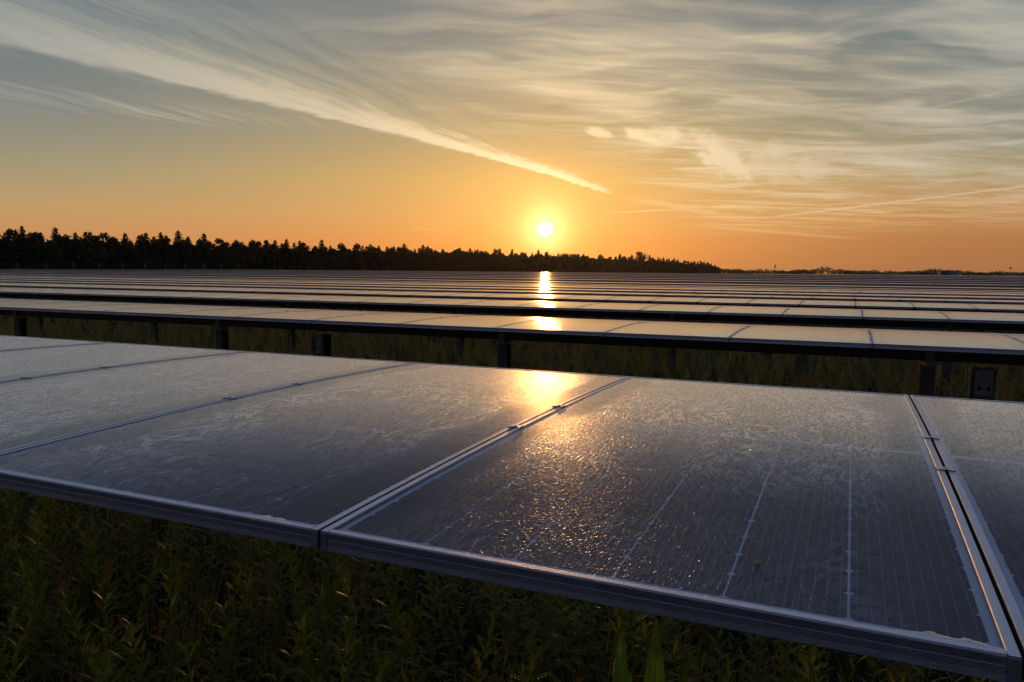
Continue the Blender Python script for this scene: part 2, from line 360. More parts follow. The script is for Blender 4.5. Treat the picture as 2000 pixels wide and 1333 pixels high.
# ------------------------------------------------------------------ object helpers
def tag(o, label=None, cat=None, group=None, kind=None):
    for k, v in (('label', label), ('category', cat), ('group', group), ('kind', kind)):
        if v: o[k] = v
    return o
def empty(name, loc=(0, 0, 0), rz=0.0):
    o = bpy.data.objects.new(name, None); COL.objects.link(o); o.location = loc; o.rotation_euler = (0, 0, rz); o.empty_display_size = 0.2
    return o
def obj(name, me, parent=None, loc=(0, 0, 0), rot=(0, 0, 0), scale=None):
    o = bpy.data.objects.new(name, me); COL.objects.link(o); o.location = loc; o.rotation_euler = rot
    if scale: o.scale = scale if hasattr(scale, '__len__') else (scale,) * 3
    if parent is not None: o.parent = parent
    return o
class MB:
    def __init__(s): s.v = []; s.f = []; s.mi = []
    def face(s, pts, mi=0):
        b = len(s.v); s.v += [tuple(p) for p in pts]; s.f.append(tuple(range(b, b + len(pts)))); s.mi.append(mi)
    def box(s, c, d, mi=0, rot=None):
        x, y, z = (q / 2 for q in d); b = len(s.v)
        for sx in (-1, 1):
            for sy in (-1, 1):
                for sz in (-1, 1):
                    p = Vector((sx * x, sy * y, sz * z))
                    if rot is not None: p = rot @ p
                    s.v.append((p.x + c[0], p.y + c[1], p.z + c[2]))
        for f in ((0, 1, 3, 2), (4, 6, 7, 5), (0, 4, 5, 1), (2, 3, 7, 6), (0, 2, 6, 4), (1, 5, 7, 3)):
            s.f.append(tuple(b + i for i in f)); s.mi.append(mi)
    def tube(s, a, b_, r0, r1=None, n=6, mi=0, caps=True):
        r1 = r0 if r1 is None else r1; a = Vector(a); b_ = Vector(b_); d = (b_ - a).normalized()
        t = Vector((0, 0, 1)) if abs(d.z) < 0.9 else Vector((1, 0, 0)); u = d.cross(t).normalized(); w = d.cross(u); k = len(s.v)
        for q, r in ((a, r0), (b_, r1)):
            for i in range(n):
                an = 2 * math.pi * i / n; p = q + u * (r * math.cos(an)) + w * (r * math.sin(an)); s.v.append(tuple(p))
        for i in range(n):
            j = (i + 1) % n; s.f.append((k + i, k + j, k + n + j, k + n + i)); s.mi.append(mi)
        if caps:
            s.f.append(tuple(range(k + n - 1, k - 1, -1))); s.f.append(tuple(range(k + n, k + 2 * n))); s.mi += [mi, mi]
    def sweep(s, sections, closed=False, mi=0):
        """sections: list of equal-length point rings joined in order"""
        n = len(sections[0]); k = len(s.v)
        for sec in sections: s.v += [tuple(p) for p in sec]
        for a in range(len(sections) - 1):
            for i in range(n if closed else n - 1):
                j = (i + 1) % n
                s.f.append((k + a * n + i, k + a * n + j, k + (a + 1) * n + j, k + (a + 1) * n + i)); s.mi.append(mi)
        if closed:
            s.f.append(tuple(range(k + n - 1, k - 1, -1))); e = k + (len(sections) - 1) * n
            s.f.append(tuple(range(e, e + n))); s.mi += [mi, mi]
    def mesh(s, name, mats, smooth=False, closed=True):
        me = bpy.data.meshes.new(name); me.from_pydata(s.v, [], s.f)
        for m in (mats if isinstance(mats, (list, tuple)) else [mats]): me.materials.append(m)
        me.polygons.foreach_set('material_index', s.mi)
        if smooth: me.polygons.foreach_set('use_smooth', [True] * len(s.f))
        me.validate()
        if closed:
            bm = bmesh.new(); bm.from_mesh(me); bmesh.ops.recalc_face_normals(bm, faces=bm.faces); bm.to_mesh(me); bm.free()
        me.update(); return me
def tri_mesh(name, Vv, T, mat, mi=None):
    Vv = np.asarray(Vv, np.float32); T = np.asarray(T, np.int32)
    me = bpy.data.meshes.new(name); me.vertices.add(len(Vv)); me.vertices.foreach_set('co', Vv.ravel())
    k = T.shape[1]; me.loops.add(T.size); me.loops.foreach_set('vertex_index', T.ravel())
    me.polygons.add(len(T)); me.polygons.foreach_set('loop_start', np.arange(0, T.size, k, dtype=np.int32))
    for m in (mat if isinstance(mat, (list, tuple)) else [mat]): me.materials.append(m)
    if mi is not None: me.polygons.foreach_set('material_index', np.asarray(mi, np.int32))
    me.update(calc_edges=True); return me

# ------------------------------------------------------------------ ground
HY = [-400, -10, 0, 5, 10, 20, 40, 70, 100, 140, 180, 215, 300, 500, 900, 2500, 7000]
HZ = [0, 0, 0, -.075, -.12, -.21, -.32, -.40, -.38, -.22, -.06, .04, -.2, -.6, -1.2, -3.0, -6.0]
def hz(y):
    y = np.asarray(y, float); d = 3.0
    return (np.interp(y - d, HY, HZ) * (y > 14) + np.interp(y, HY, HZ) * (1 + (y <= 14)) + np.interp(y + d, HY, HZ) * (y > 14)) / np.where(y > 14, 3.0, 2.0)
def gz(x, y):
    x = np.asarray(x, float); y = np.asarray(y, float)
    far = np.clip((np.hypot(x, y) - 8) / 40, 0, 1)
    return hz(y) + far * (0.10 * np.sin(x * 0.07 + 1.0) * np.cos(y * 0.05) + 0.05 * np.sin(x * 0.19 + y * 0.11))
def graded(lo, hi, core, step, growth=1.16):
    a = list(np.arange(-core, core + 1e-6, step)); s = step
    while a[-1] < hi: s *= growth; a.append(a[-1] + s)
    s = step
    while a[0] > lo: s *= growth; a.insert(0, a[0] - s)
    return np.array(a)
gx = graded(-4500, 4500, 8, 0.8); gy = graded(-600, 5500, 12, 0.8)
X, Y = np.meshgrid(gx, gy, indexing='ij'); Z = gz(X, Y) + 0.02 * np.sin(X * 3.1 + Y) * np.sin(Y * 2.7)
n1_, n2_ = X.shape; idx = np.arange(n1_ * n2_).reshape(n1_, n2_)
Q = np.stack([idx[:-1, :-1], idx[1:, :-1], idx[1:, 1:], idx[:-1, 1:]], -1).reshape(-1, 4)
g = obj('ground', tri_mesh('ground', np.stack([X, Y, Z], -1).reshape(-1, 3), Q, GROUND)); tag(g, kind='structure')

# ------------------------------------------------------------------ scatter volume, added to warm and lift the far trees
hm = bpy.data.materials.new('haze_air'); hm.use_nodes = True; hn = hm.node_tree; hn.nodes.clear()
ho = hn.nodes.new('ShaderNodeOutputMaterial'); hv = hn.nodes.new('ShaderNodeVolumePrincipled')
hv.inputs['Color'].default_value = (0.9, 0.88, 0.86, 1); hv.inputs['Density'].default_value = 0.00004; hv.inputs['Anisotropy'].default_value = 0.8
hn.links.new(hv.outputs[0], ho.inputs['Volume'])
b = MB(); b.box((0, 2600, 11), (13000, 9000, 40)); tag(obj('added_haze', b.mesh('added_haze', hm)), kind='stuff')

# ------------------------------------------------------------------ solar panel meshes
PW, PL, GAP = 0.9945, 1.966, 0.0055
LIP, TH = 0.0145, 0.034
def bow(y, d): return -d * (2 * y / PL) ** 2
NSEG = 12
def frame_mesh(d, fine=True):
    b = MB(); ys = [(-0.5 + i / NSEG) * PL for i in range(NSEG + 1)]
    for s in (-1, 1):
        secs = []
        for y in ys:
            z = bow(y, d); o = s * PW / 2; i = s * (PW / 2 - LIP)
            sec = [(o, y, z - TH), (o, y, z - 0.0012), (o - s * 0.0012, y, z), (i + s * 0.0012, y, z - 0.0002), (i, y, z - 0.0018), (i, y, z - 0.0042), (o - s * 0.002, y, z - 0.006), (o - s * 0.002, y, z - TH)]
            secs.append(sec if s > 0 else sec[::-1])
        b.sweep(secs, closed=True)
    for s in (-1, 1):
        z = bow(PL / 2, d); o = s * PL / 2; i = s * (PL / 2 - LIP); x0 = PW / 2 - LIP - 0.0003
        prof = [(o + s * 0.0004, z - TH), (o + s * 0.0012, z - TH * 0.97), (o + s * 0.0002, z - TH * 0.70), (o, z - TH * 0.42), (o - s * 0.0008, z - TH * 0.40), (o - s * 0.0004, z - 0.003), (o - s * 0.0016, z),
                (i + s * 0.0012, z - 0.0002 + 0.0003), (i, z - 0.0015), (i, z - 0.0042), (o - s * 0.003, z - 0.006), (o - s * 0.003, z - TH)]
        secs = []
        for x in (-x0, x0):
            sec = [(x, p[0], p[1]) for p in prof]
            secs.append(sec if s < 0 else sec[::-1])
        b.sweep(secs, closed=True)
        # the outer corner blocks that close the mitre
        for sx in (-1, 1):
            c = sx * (PW / 2 - LIP / 2)
            b.box((c, o + s * 0.0003, z - TH * 0.53), (LIP - 0.0008, 0.0014, TH * 0.9))
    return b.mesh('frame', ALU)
def sheet_mesh(name, d, zoff, mat, inset):
    b = MB(); x = PW / 2 - inset; ys = [(-0.5 + i / NSEG) * (PL - 2 * inset) for i in range(NSEG + 1)]
    b.sweep([[(-x, y, bow(y, d) + zoff), (x, y, bow(y, d) + zoff)] for y in ys])
    return b.mesh(name, mat, smooth=True, closed=False)
def panel_low(d, nseg=4):
    """module seen from afar: curved face and frame in one mesh"""
    b = MB(); x = PW / 2; xi = x - LIP; ys = [(-0.5 + i / nseg) * PL for i in range(nseg + 1)]
    yi = [(-0.5 + i / nseg) * (PL - 2 * LIP) for i in range(nseg + 1)]
    b.sweep([[(-xi, y, bow(y, d) - 0.0015), (xi, y, bow(y, d) - 0.0015)] for y in yi], mi=1)
    for s in (-1, 1):
        secs = [[(s * x, y, bow(y, d) - TH), (s * x, y, bow(y, d)), (s * xi, y, bow(y, d)), (s * xi, y, bow(y, d) - 0.003)][::s] for y in ys]
        b.sweep(secs)
        yo = s * PL / 2; yn = s * (PL / 2 - LIP); z = bow(PL / 2, d)
        b.sweep([[(q, yo, z - TH), (q, yo, z), (q, yn, z), (q, yn, z - 0.003)][::-s] for q in (-xi, xi)])
    return b.mesh('solar_panel', [ALU, FACE], closed=False)
def clamp_mesh():
    b = MB()
    prof = [(-0.018, 0.0006), (-0.016, 0.0020), (-0.008, 0.0028), (0.008, 0.0028), (0.016, 0.0020), (0.018, 0.0006)]
    top = [[(x, y, z) for x, z in prof] + [(x, y, z - 0.0018) for x, z in prof[::-1]] for y in (-0.012, 0.012)]
    b.sweep(top, closed=True)
    b.tube((0, 0, 0.0024), (0, 0, 0.0042), 0.0045, n=6)
    b.tube((0, 0, -0.055), (0, 0, 0.0024), 0.0030, n=6)
    return b.mesh('clamp', ALU)
def rail_mesh():
    b = MB(); pr = [(-0.035, -0.06), (-0.022, -0.06), (-0.022, -0.003), (0.022, -0.003), (0.022, -0.06), (0.035, -0.06), (0.035, -0.057), (0.025, -0.057), (0.025, 0.0), (-0.025, 0.0), (-0.025, -0.057), (-0.035, -0.057)]
    b.sweep([[(x, y, z) for x, z in pr] for y in (-0.21, 0.21)], closed=True)
    return b.mesh('mounting_rail', STEEL)
def post_mesh(h, w=0.10, dpt=0.11, t=0.007):
    b = MB(); z0 = -0.25
    prof = [(-w/2, -dpt/2), (w/2, -dpt/2), (w/2, -dpt/2+t), (t/2, -dpt/2+t), (t/2, dpt/2-t), (w/2, dpt/2-t), (w/2, dpt/2), (-w/2, dpt/2), (-w/2, dpt/2-t), (-t/2, dpt/2-t), (-t/2, -dpt/2+t), (-w/2, -dpt/2+t)]
    b.sweep([[(x, y, z) for x, y in prof] for z in (z0, h)], closed=True)
    return b.mesh('post', DARKSTEEL)
def bearing_mesh():
    b = MB()
    for s in (-1, 1): b.box((0, s * 0.075, -0.02), (0.07, 0.008, 0.17))
    b.box((0, 0, -0.095), (0.07, 0.142, 0.012))
    b.tube((0, -0.082, -0.075), (0, 0.082, -0.075), 0.008)
    return b.mesh('bearing', STEEL)
TUBE = 0.115
TZ = -TH - 0.062 - TUBE / 2
def tube_mesh(x0, x1):
    b = MB(); h = TUBE / 2; c = 0.012
    pr = [(-h + c, -h), (h - c, -h), (h, -h + c), (h, h - c), (h - c, h), (-h + c, h), (-h, h - c), (-h, -h + c)]
    b.sweep([[(x, y, z + TZ) for y, z in pr] for x in (x0, x1)], closed=True)
    return b.mesh('torque_tube', DARKSTEEL)
D1, D2 = 0.0178, 0.0245
FRAME1 = frame_mesh(D1); FRAME2 = frame_mesh(D2)
GLASS1 = sheet_mesh('glass', D1, -0.0022, GLASS, LIP - 0.001)
BACK1 = sheet_mesh('solar_panel', D1, -0.0075, WHITE, 0.004)
FACE2 = sheet_mesh('solar_panel', D2, -0.0018, FACE, 0.004)
PLOW = panel_low(D2)
CLAMP = clamp_mesh(); RAIL = rail_mesh(); BEAR = bearing_mesh()

# half-cut cells: 6 columns, 2 x 12 rows, corners notched
CX, CYP, MIDGAP = 0.1573, 0.0779, 0.014
def cell_pts(yc, d):
    hx, hy, c = (CX - 0.0036) / 2, (CYP - 0.0012) / 2, 0.0062
    ring = [(-hx + c, -hy), (hx - c, -hy), (hx, -hy + c * 0.8), (hx, hy - c * 0.8), (hx - c, hy), (-hx + c, hy), (-hx, hy - c * 0.8), (-hx, -hy + c * 0.8)]
    zc = bow(yc, d)
    return [(x, y, bow(yc + y, d) - zc) for x, y in ring], zc
CROWS = [s * (MIDGAP + CYP * (k + 0.5)) for s in (-1, 1) for k in range(12)]
CELLME = []
for yc in CROWS:
    pts, zc = cell_pts(yc, D1); b = MB(); b.face(pts); b.sweep([[(x, y, z - 0.0004) for x, y, z in pts], pts], closed=False); CELLME.append((b.mesh('cell', CELL, closed=False), yc, zc - 0.0065))
def all_cells():
    b = MB()
    for yc in CROWS:
        pts, zc = cell_pts(yc, D1)
        for c in range(6): b.face([(x + (c - 2.5) * CX, y + yc, z + zc - 0.0065) for x, y, z in pts])
    return b
mc = bpy.data.materials.new('silicon_cell_field')
def mat_cell_field():
    m, nt, out = newmat('silicon_cells')
    o = texobj(nt); x, y, z = sep(nt, o)
    xl = ((x / CX).op('FRACT') - 0.5) * CX if False else (((x + 3 * CX) / CX).op('FRACT') - 0.5) * CX
    pitch = 0.1535 / 9
    t = ((xl / pitch + 0.5).op('FRACT') - 0.5).op('ABSOLUTE') * pitch
    base = mixc(nt, 1.0 - t.ss(0.0003, 0.0006), (0.008, 0.010, 0.026, 1), (0.20, 0.21, 0.24, 1))
    bsdf(nt, out, base, 0.45, 0.0, 0.3); return m
bpy.data.materials.remove(mc)
CELLFIELD = all_cells().mesh('cells', mat_cell_field(), closed=False)

# ------------------------------------------------------------------ tracker rows
ROW_END = -204.0
ordinal = {2: 'second', 3: 'third', 4: 'fourth', 5: 'fifth', 6: 'sixth', 7: 'seventh', 8: 'eighth'}
PITCH = 1.0
POSTS = {}
def add_posts(root, xs, zrow, gy_, xoff=0.0):
    for x in xs:
        hgt = zrow + TZ - 0.10
        key = round(hgt - float(gz(x, gy_)), 2)
        if key not in POSTS: POSTS[key] = post_mesh(key)
        obj('post', POSTS[key], root, (x, 0, float(gz(x, gy_)) - zrow))
        obj('bearing', BEAR, root, (x, 0, TZ))
def drive_post(root, x, zrow, gy_, flip=1):
    g0 = float(gz(x, gy_)) - zrow
    p = obj('drive_post', post_mesh(-g0 + TZ - 0.10, 0.155, 0.13, 0.010), root, (x, 0, g0))
    b = MB()                                                       # bracket plate with bolt holes, bent lip and U-bolt rods
    b.box((0, -0.074, -0.36 - g0), (0.115, 0.010, 0.20)); b.box((0, -0.092, -0.455 - g0), (0.12, 0.034, 0.010))
    b.box((-0.062, -0.086, -0.37 - g0), (0.008, 0.034, 0.17))
    obj('bracket', b.mesh('bracket', STEEL), p)
    b = MB()
    for q in (-1, 1): b.tube((q * 0.032, -0.0775, -0.41 - g0), (q * 0.032, -0.0815, -0.41 - g0), 0.015, n=10)  # dark discs painted as the shade inside the plate's two holes
    obj('hole_disc', b.mesh('hole_disc', HOLE), p)
    b = MB()
    for q in (0.0, 0.03): b.tube((-0.088 - q, -0.05, -0.20 - g0), (-0.088 - q, -0.05, -0.46 - g0), 0.005, n=6)
    b.box((-0.103, -0.05, -0.30 - g0), (0.05, 0.02, 0.012))
    obj('tie_rod', b.mesh('tie_rod', STEEL), p)
def row_root(k, zr):
    yc = {1: PL / 2, 2: 4.997 + PL / 2, 3: 9.958 + PL / 2}.get(k, 9.958 + 4.97 * (k - 3) + PL / 2)
    r = empty('solar_tracker_row', (0, yc, zr)); return r, yc

def build_row1():
    r, yc = row_root(1, H0)
    tag(r, 'nearest solar tracker row, dew-covered panels with the golden sun glint', 'solar row', 'solar tracker rows')
    for i in range(-8, 4):
        xc = (i + 0.5) * PITCH
        p = obj('solar_panel', BACK1, r, (xc, 0, 0), (0.008, 0, 0))
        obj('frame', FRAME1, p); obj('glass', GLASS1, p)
        if i in (-1, 0):
            for me, cy, cz in CELLME:
                for c in range(6): obj('cell', me, p, ((c - 2.5) * CX, cy, cz))
        else:
            tag(obj('cells', CELLFIELD, p), kind='stuff')
    for i in range(-8, 5):
        for s in (-1, 1):
            obj('clamp', CLAMP, r, (i * PITCH, s * 0.1634, bow(0.1634, D1) + s * 0.1634 * 0.008), (0.008, 0, 0))
        obj('mounting_rail', RAIL, r, (i * PITCH, 0, -TH - 0.001))
    obj('torque_tube', tube_mesh(-8.1, 4.1), r)
    add_posts(r, (-6.4, -2.62, 1.36), H0, yc)
    # water held back by the near lip
    for i, runs in ((-1, ((0.88, 0.085, 0.013), (0.74, 0.05, 0.005), (0.64, 0.03, 0.004))), (0, ((0.925, 0.12, 0.016), (0.06, 0.03, 0.005)))):
        for xc, wd, dp in runs:
            b = MB(); N = 22; ring = []; y0 = -PL / 2 + LIP
            for q in range(N + 1):
                t = q / N; h = dp * (math.sin(math.pi * t) ** 0.6) * (0.75 + 0.25 * math.sin(t * 17 + xc * 9) + 0.12 * math.sin(t * 41))
                ring.append((xc - 0.5 - wd / 2 + wd * t, y0 + max(h, 0.0006), 0))
            zz = lambda y: bow(y, D1) - 0.0010
            secs = []
            for x, y, _ in ring: secs.append([(x, y0 + 0.0002, zz(y0)), (x, (y0 + y) / 2, zz(y0) + 0.0002), (x, y, zz(y) - 0.0010)])
            b.sweep(secs)
            obj('pooled_water', b.mesh('pooled_water', WATER, True, False), r, ((i + 0.5) * PITCH, 0, 0), (0.008, 0, 0))
    return r
build_row1()

def x_range(y):
    return max(ROW_END, -1.66 * (y + 1) - 5), 0.20 * (y + 1) + 6
def build_row(k):
    yc0 = {2: 4.997}.get(k, 9.958 + 4.97 * (k - 3)); yc = yc0 + PL / 2
    base = {2: -0.075, 3: -0.1204, 4: -.167, 5: -.208, 6: -.243, 7: -.264, 8: -.295, 9: -.315}.get(k, None)
    jit = 0.0 if k <= 3 else random.uniform(-0.03, 0.03)
    zr = H0 + (base if base is not None else float(hz(yc)) + jit)
    tilt = {2: -0.0112, 3: 0.0076, 4: .011, 5: -.0118, 6: -.0071, 7: .0086, 8: 0.0, 9: -.004}.get(k, 0.009 if k % 4 == 3 or k == 42 else random.uniform(-0.019, -0.011))
    r, _ = row_root(k, zr)
    x0, x1 = x_range(yc); i0, i1 = math.floor(x0), math.ceil(x1)
    xo = {2: -0.0438, 3: -0.0462}.get(k, random.uniform(-0.12, 0.10))
    if k in ordinal:
        tag(r, '%s solar tracker row counted from the camera, flat glossy panels on low posts' % ordinal[k], 'solar row', 'solar tracker rows')
    else:
        if k < 20: tag(r, 'thin solar tracker row in the middle distance, beyond the eighth row', 'solar row', 'middle distance solar rows')
        else: tag(r, 'distant solar tracker row seen as a faint line near the trees', 'solar row', 'distant solar rows')
    if k <= 6:
        for i in range(i0, i1):
            xc = (i + 0.5) * PITCH + xo
            if k <= 3:
                p = obj('solar_panel', FACE2, r, (xc, 0, 0), (tilt, 0, 0)); obj('frame', FRAME2, p)
            else:
                obj('solar_panel', PLOW, r, (xc, 0, 0), (tilt, 0, 0))
            if k <= 4:
                for s in (-1, 1): obj('clamp', CLAMP, r, (xc - 0.5, s * 0.1634, bow(0.1634, D2) + s * 0.1634 * tilt), (tilt, 0, 0))
            if k <= 2: obj('mounting_rail', RAIL, r, (xc - 0.5, 0, -TH - 0.001))
    else:
        # too thin to pick apart: one run of modules, still with every seam
        b = MB(); ct, st = math.cos(tilt), math.sin(tilt); ns = 3; DF = 0.012 if k < 10 else 0.004
        for i in range(i0, i1):
            xa, xb = i * PITCH + 0.004 + xo, (i + 1) * PITCH - 0.004 + xo
            ys = [(-0.5 + q / ns) * PL for q in range(ns + 1)]
            rows_ = [[(xx, y * ct, bow(y, DF) + y * st) for xx in (xb, xb - LIP, xa + LIP, xa)] for y in ys]
            kk = len(b.v)
            for rr in rows_: b.v += rr
            for a in range(ns):
                for c in range(3):
                    b.f.append((kk + a * 4 + c, kk + (a + 1) * 4 + c, kk + (a + 1) * 4 + c + 1, kk + a * 4 + c + 1)); b.mi.append(1 if c == 1 else 0)
            for a, sg in ((0, 1), (ns, -1)):
                p0, p1 = rows_[a][0], rows_[a][3]
                b.face([p0, p1, (p1[0], p1[1], p1[2] - TH), (p0[0], p0[1], p0[2] - TH)][::sg])
        tag(obj('panel_run', b.mesh('panel_run', [ALU, FACE], closed=False), r), kind='stuff')
    obj('torque_tube', tube_mesh(i0, i1), r)
    if k == 2:
        add_posts(r, [-2.4 + 3.8 * j for j in range(-4, 3)], zr, yc)
        drive_post(r, -4.69, zr, yc); drive_post(r, 1.79, zr, yc); drive_post(r, -11.2, zr, yc)
    elif k <= 6:
        s = random.uniform(0, 3.8); n = int((x1 - x0) / 3.8) + 1
        add_posts(r, [x0 + s + 3.8 * j for j in range(n)], zr, yc)
    else:
        b = MB(); s = random.uniform(0, 3.8)
        xs = np.arange(x0 + s, x1, 3.8)
        for x in xs:
            g0 = float(gz(x, yc)) - zr
            b.box((x, 0, (g0 + TZ) / 2 - 0.1), (0.10, 0.11, abs(TZ - g0) + 0.2))
        tag(obj('posts', b.mesh('posts', DARKSTEEL), r), kind='stuff')
for k in range(2, 44): build_row(k)

# second block of rows further off on the right
def far_row(y, xa, xb, dzr):
    r = empty('solar_tracker_row', (0, y, H0 + dzr)); tag(r, 'far solar tracker row in the block beyond on the right', 'solar row', 'rows of the far right block')
    b = MB(); ns = 2
    for i in range(int(xa), int(xb), 4):
        x0_, x1_ = i + 0.01, i + 3.99
        ys = [(-0.5 + q / ns) * PL for q in range(ns + 1)]
        zt = lambda x: float(gz(x, y)) - float(hz(y))
        b.sweep([[(x0_, yy, bow(yy, D2) + zt(x0_)), (x1_, yy, bow(yy, D2) + zt(x1_))] for yy in ys], mi=1)
        b.face([(x0_, -PL/2, bow(PL/2, D2) + zt(x0_) - TH), (x1_, -PL/2, bow(PL/2, D2) + zt(x1_) - TH), (x1_, -PL/2, bow(PL/2, D2) + zt(x1_)), (x0_, -PL/2, bow(PL/2, D2) + zt(x0_))])
        b.box((i + 2, 0, -0.15), (3.99, TUBE, TUBE)); b.box((i + 2, 0, -0.75), (0.10, 0.11, 1.3))
    tag(obj('panel_run', b.mesh('panel_run', [ALU, FACE], closed=False), r), kind='stuff')
for j in range(18):
    y = 255 + j * 9.0
    far_row(y, -40 + j * 3, 0.24 * y + 10, float(hz(y)) + 0.1)

# ------------------------------------------------------------------ trees of the wood
def leafquads(centres, sizes, normals_up=0.5):
    n = len(centres); c = np.asarray(centres); s = np.asarray(sizes)[:, None]
    a = RNG.normal(size=(n, 3)); a /= np.linalg.norm(a, axis=1)[:, None]
    b = RNG.normal(size=(n, 3)); b -= (a * b).sum(1)[:, None] * a; b /= np.linalg.norm(b, axis=1)[:, None]
    k = RNG.uniform(0.35, 0.8, (n, 1))
    p = np.stack([c - a * s - b * s * k * .4, c + b * s * k, c + a * s, c - b * s * k * .9 + a * s * .2], 1)
    return p.reshape(-1, 3), np.arange(4 * n).reshape(n, 4)
def conifer(h, wr, top=1.0, base=0.04, seed=0, n=1100):
    """whorled conifer: drooping boughs of needle sprays, ragged outline, pointed top"""
    r = np.random.default_rng(seed); Vv = []; Fq = []
    levels = int(27 * h / 14); k = 0
    for L in range(levels):
        t = base + (1 - base) * (L / levels) ** 0.92; z = t * h
        R0 = wr * ((1 - t) ** 0.72) * top * r.uniform(0.72, 1.22) + 0.22
        nb = int(7 + 6 * (1 - t)); ph = r.uniform(0, 6.28)
        for q in range(nb):
            an = ph + 6.283 * q / nb + r.uniform(-.35, .35); R = R0 * r.uniform(0.55, 1.18)
            ns = max(2, int(R / 0.42))
            for s in range(ns):
                f = (s + 0.7) / ns; x = R * f
                zz = z + 0.25 * R * (0.35 - f) * 1.2 + (0.18 * R * f * f)
                sz = (0.34 + 0.40 * (1 - f) * (R / max(wr, .1)) + 0.20 * r.random()) * (1.1 - .35 * t)
                for _ in range(2):
                    cx, cy, cz_ = x * math.cos(an) + r.normal() * .12, x * math.sin(an) + r.normal() * .12, zz + r.normal() * .12
                    d = np.array([math.cos(an) + r.normal() * .5, math.sin(an) + r.normal() * .5, -0.15 + r.normal() * .35]); d /= np.linalg.norm(d)
                    u = np.cross(d, r.normal(size=3)); u /= np.linalg.norm(u); c = np.array([cx, cy, cz_])
                    Vv += [c - d * sz * .7, c + u * sz * .55, c + d * sz * 1.1, c - u * sz * .55]; Fq.append((k, k + 1, k + 2, k + 3)); k += 4
    for q in range(6):                                             # leader
        c = np.array([0, 0, h * (0.94 + 0.012 * q)]); a = r.uniform(0, 6.28); u = np.array([math.cos(a), math.sin(a), 0.2]) * (0.42 - 0.05 * q)
        Vv += [c - u, c + np.array([0, 0, -.12]), c + u, c + np.array([0, 0, .35])]; Fq.append((k, k + 1, k + 2, k + 3)); k += 4
    return tri_mesh('crown', Vv, Fq, NEEDLE)
def roundtree(h, wr, seed, mat=None, base=0.12, nl=9, per=130):
    r = np.random.default_rng(seed); cs, ss_ = [], []
    for q in range(nl):
        f = r.random(); zc = h * (base + (0.92 - base) * (q + .5) / nl); rr = wr * (0.55 + 0.45 * math.sin(math.pi * min(1, (q + .8) / nl))) * r.uniform(.7, 1.1)
        an = r.uniform(0, 6.28); off = rr * 0.5 * r.random(); lr = rr * r.uniform(.55, .8)
        p = r.normal(size=(per, 3)); p /= np.linalg.norm(p, axis=1)[:, None]; p *= (r.random((per, 1)) ** 0.45) * lr; p[:, 2] *= .75
        cs.append(p + np.array([off * math.cos(an), off * math.sin(an), zc])); ss_.append(r.uniform(.22, .55, per))
    Vv, Fq = leafquads(np.concatenate(cs), np.concatenate(ss_))
    return tri_mesh('crown', Vv, Fq, mat or NEEDLE)
def trunk_mesh(h, r0, limbs, seed, wr):
    r = random.Random(seed); b = MB(); lean = r.uniform(-.02, .02) * h
    pts = [(lean * t * t, 0, h * t - (0.3 if t == 0 else 0)) for t in (0, .25, .5, .75, .97)]
    for i in range(4): b.tube(pts[i], pts[i + 1], r0 * (1 - .23 * i), r0 * (1 - .23 * (i + 1)), n=7, caps=(i == 0))
    for _ in range(limbs):
        t = r.uniform(.25, .8); a = r.uniform(0, 6.28); L = wr * (1 - t) * r.uniform(.6, 1.1) + .3
        b.tube((lean * t * t, 0, h * t), (L * math.cos(a), L * math.sin(a), h * t + L * .25), r0 * .28 * (1 - t) + .02, .015, n=5)
    return b.mesh('trunk', BARK)
KINDS = []
for q, (h, wr, tp) in enumerate(((13.8, 4.0, 1.0), (12.8, 3.8, 1.05), (14.3, 3.9, .95), (12.2, 4.1, 1.1), (13.2, 3.5, 1.0))):
    KINDS.append(('spruce_tree', conifer(h, wr, tp, 0.03, 40 + q), trunk_mesh(h, .2, 10, q, wr), h))
for q, (h, wr) in enumerate(((13.2, 3.4), (12.4, 3.2), (13.8, 3.6))):
    KINDS.append(('pine_tree', roundtree(h, wr, 60 + q, NEEDLE, 0.06), trunk_mesh(h, .2, 10, 20 + q, wr), h))
EDGE = [(-234.0, 96.0, 1.03), (-234.0, 146.0, 1.0), (-228.0, 280.0, 1.02), (-221.0, 497.0, 1.18), (-196.0, 760.0, 1.32), (-184.0, 826.0, 1.28), (-166.0, 970.0, 1.12), (-160.0, 1040.0, .8)]
def along(y):
    ys = [e[1] for e in EDGE]; return np.interp(y, ys, [e[0] for e in EDGE]), np.interp(y, ys, [e[2] for e in EDGE])
def tree(kind, x, y, s, label, cat='tree', group=None):
    name, crown, trunk, h = kind
    r = empty(name, (x, y, float(gz(x, y)) - 0.05), random.uniform(0, 6.28)); r.scale = (s * random.uniform(.92, 1.15), s * random.uniform(.92, 1.15), s)
    tag(r, label, cat, group)
    obj('trunk', trunk, r); obj('crown', crown, r)
    return r
cnt = 0
def wood_label(y):
    if y < 240: return ('dark conifer in the tall left stretch of the tree line behind the fence', 'trees at the left of the wood')
    if y < 520: return ('dark conifer in the middle stretch of the tree line, left of the sun', 'trees in the middle of the wood')
    return ('small far conifer in the tree line below or right of the sun', 'trees at the far end of the wood')
y = 100.0
while y < 1035:
    xe, s = along(y)
    kind = random.choice(KINDS[:5] * 2 + KINDS[5:] * 2)
    l, gname = wood_label(y)
    tree(kind, xe + random.uniform(-1.5, 1.5), y, s * random.uniform(.88, 1.08), l, group=gname)
    y += random.uniform(2.8, 4.3) * (1.0 if y < 300 else 1.25 if y < 600 else 1.6); cnt += 1
y = 98.0
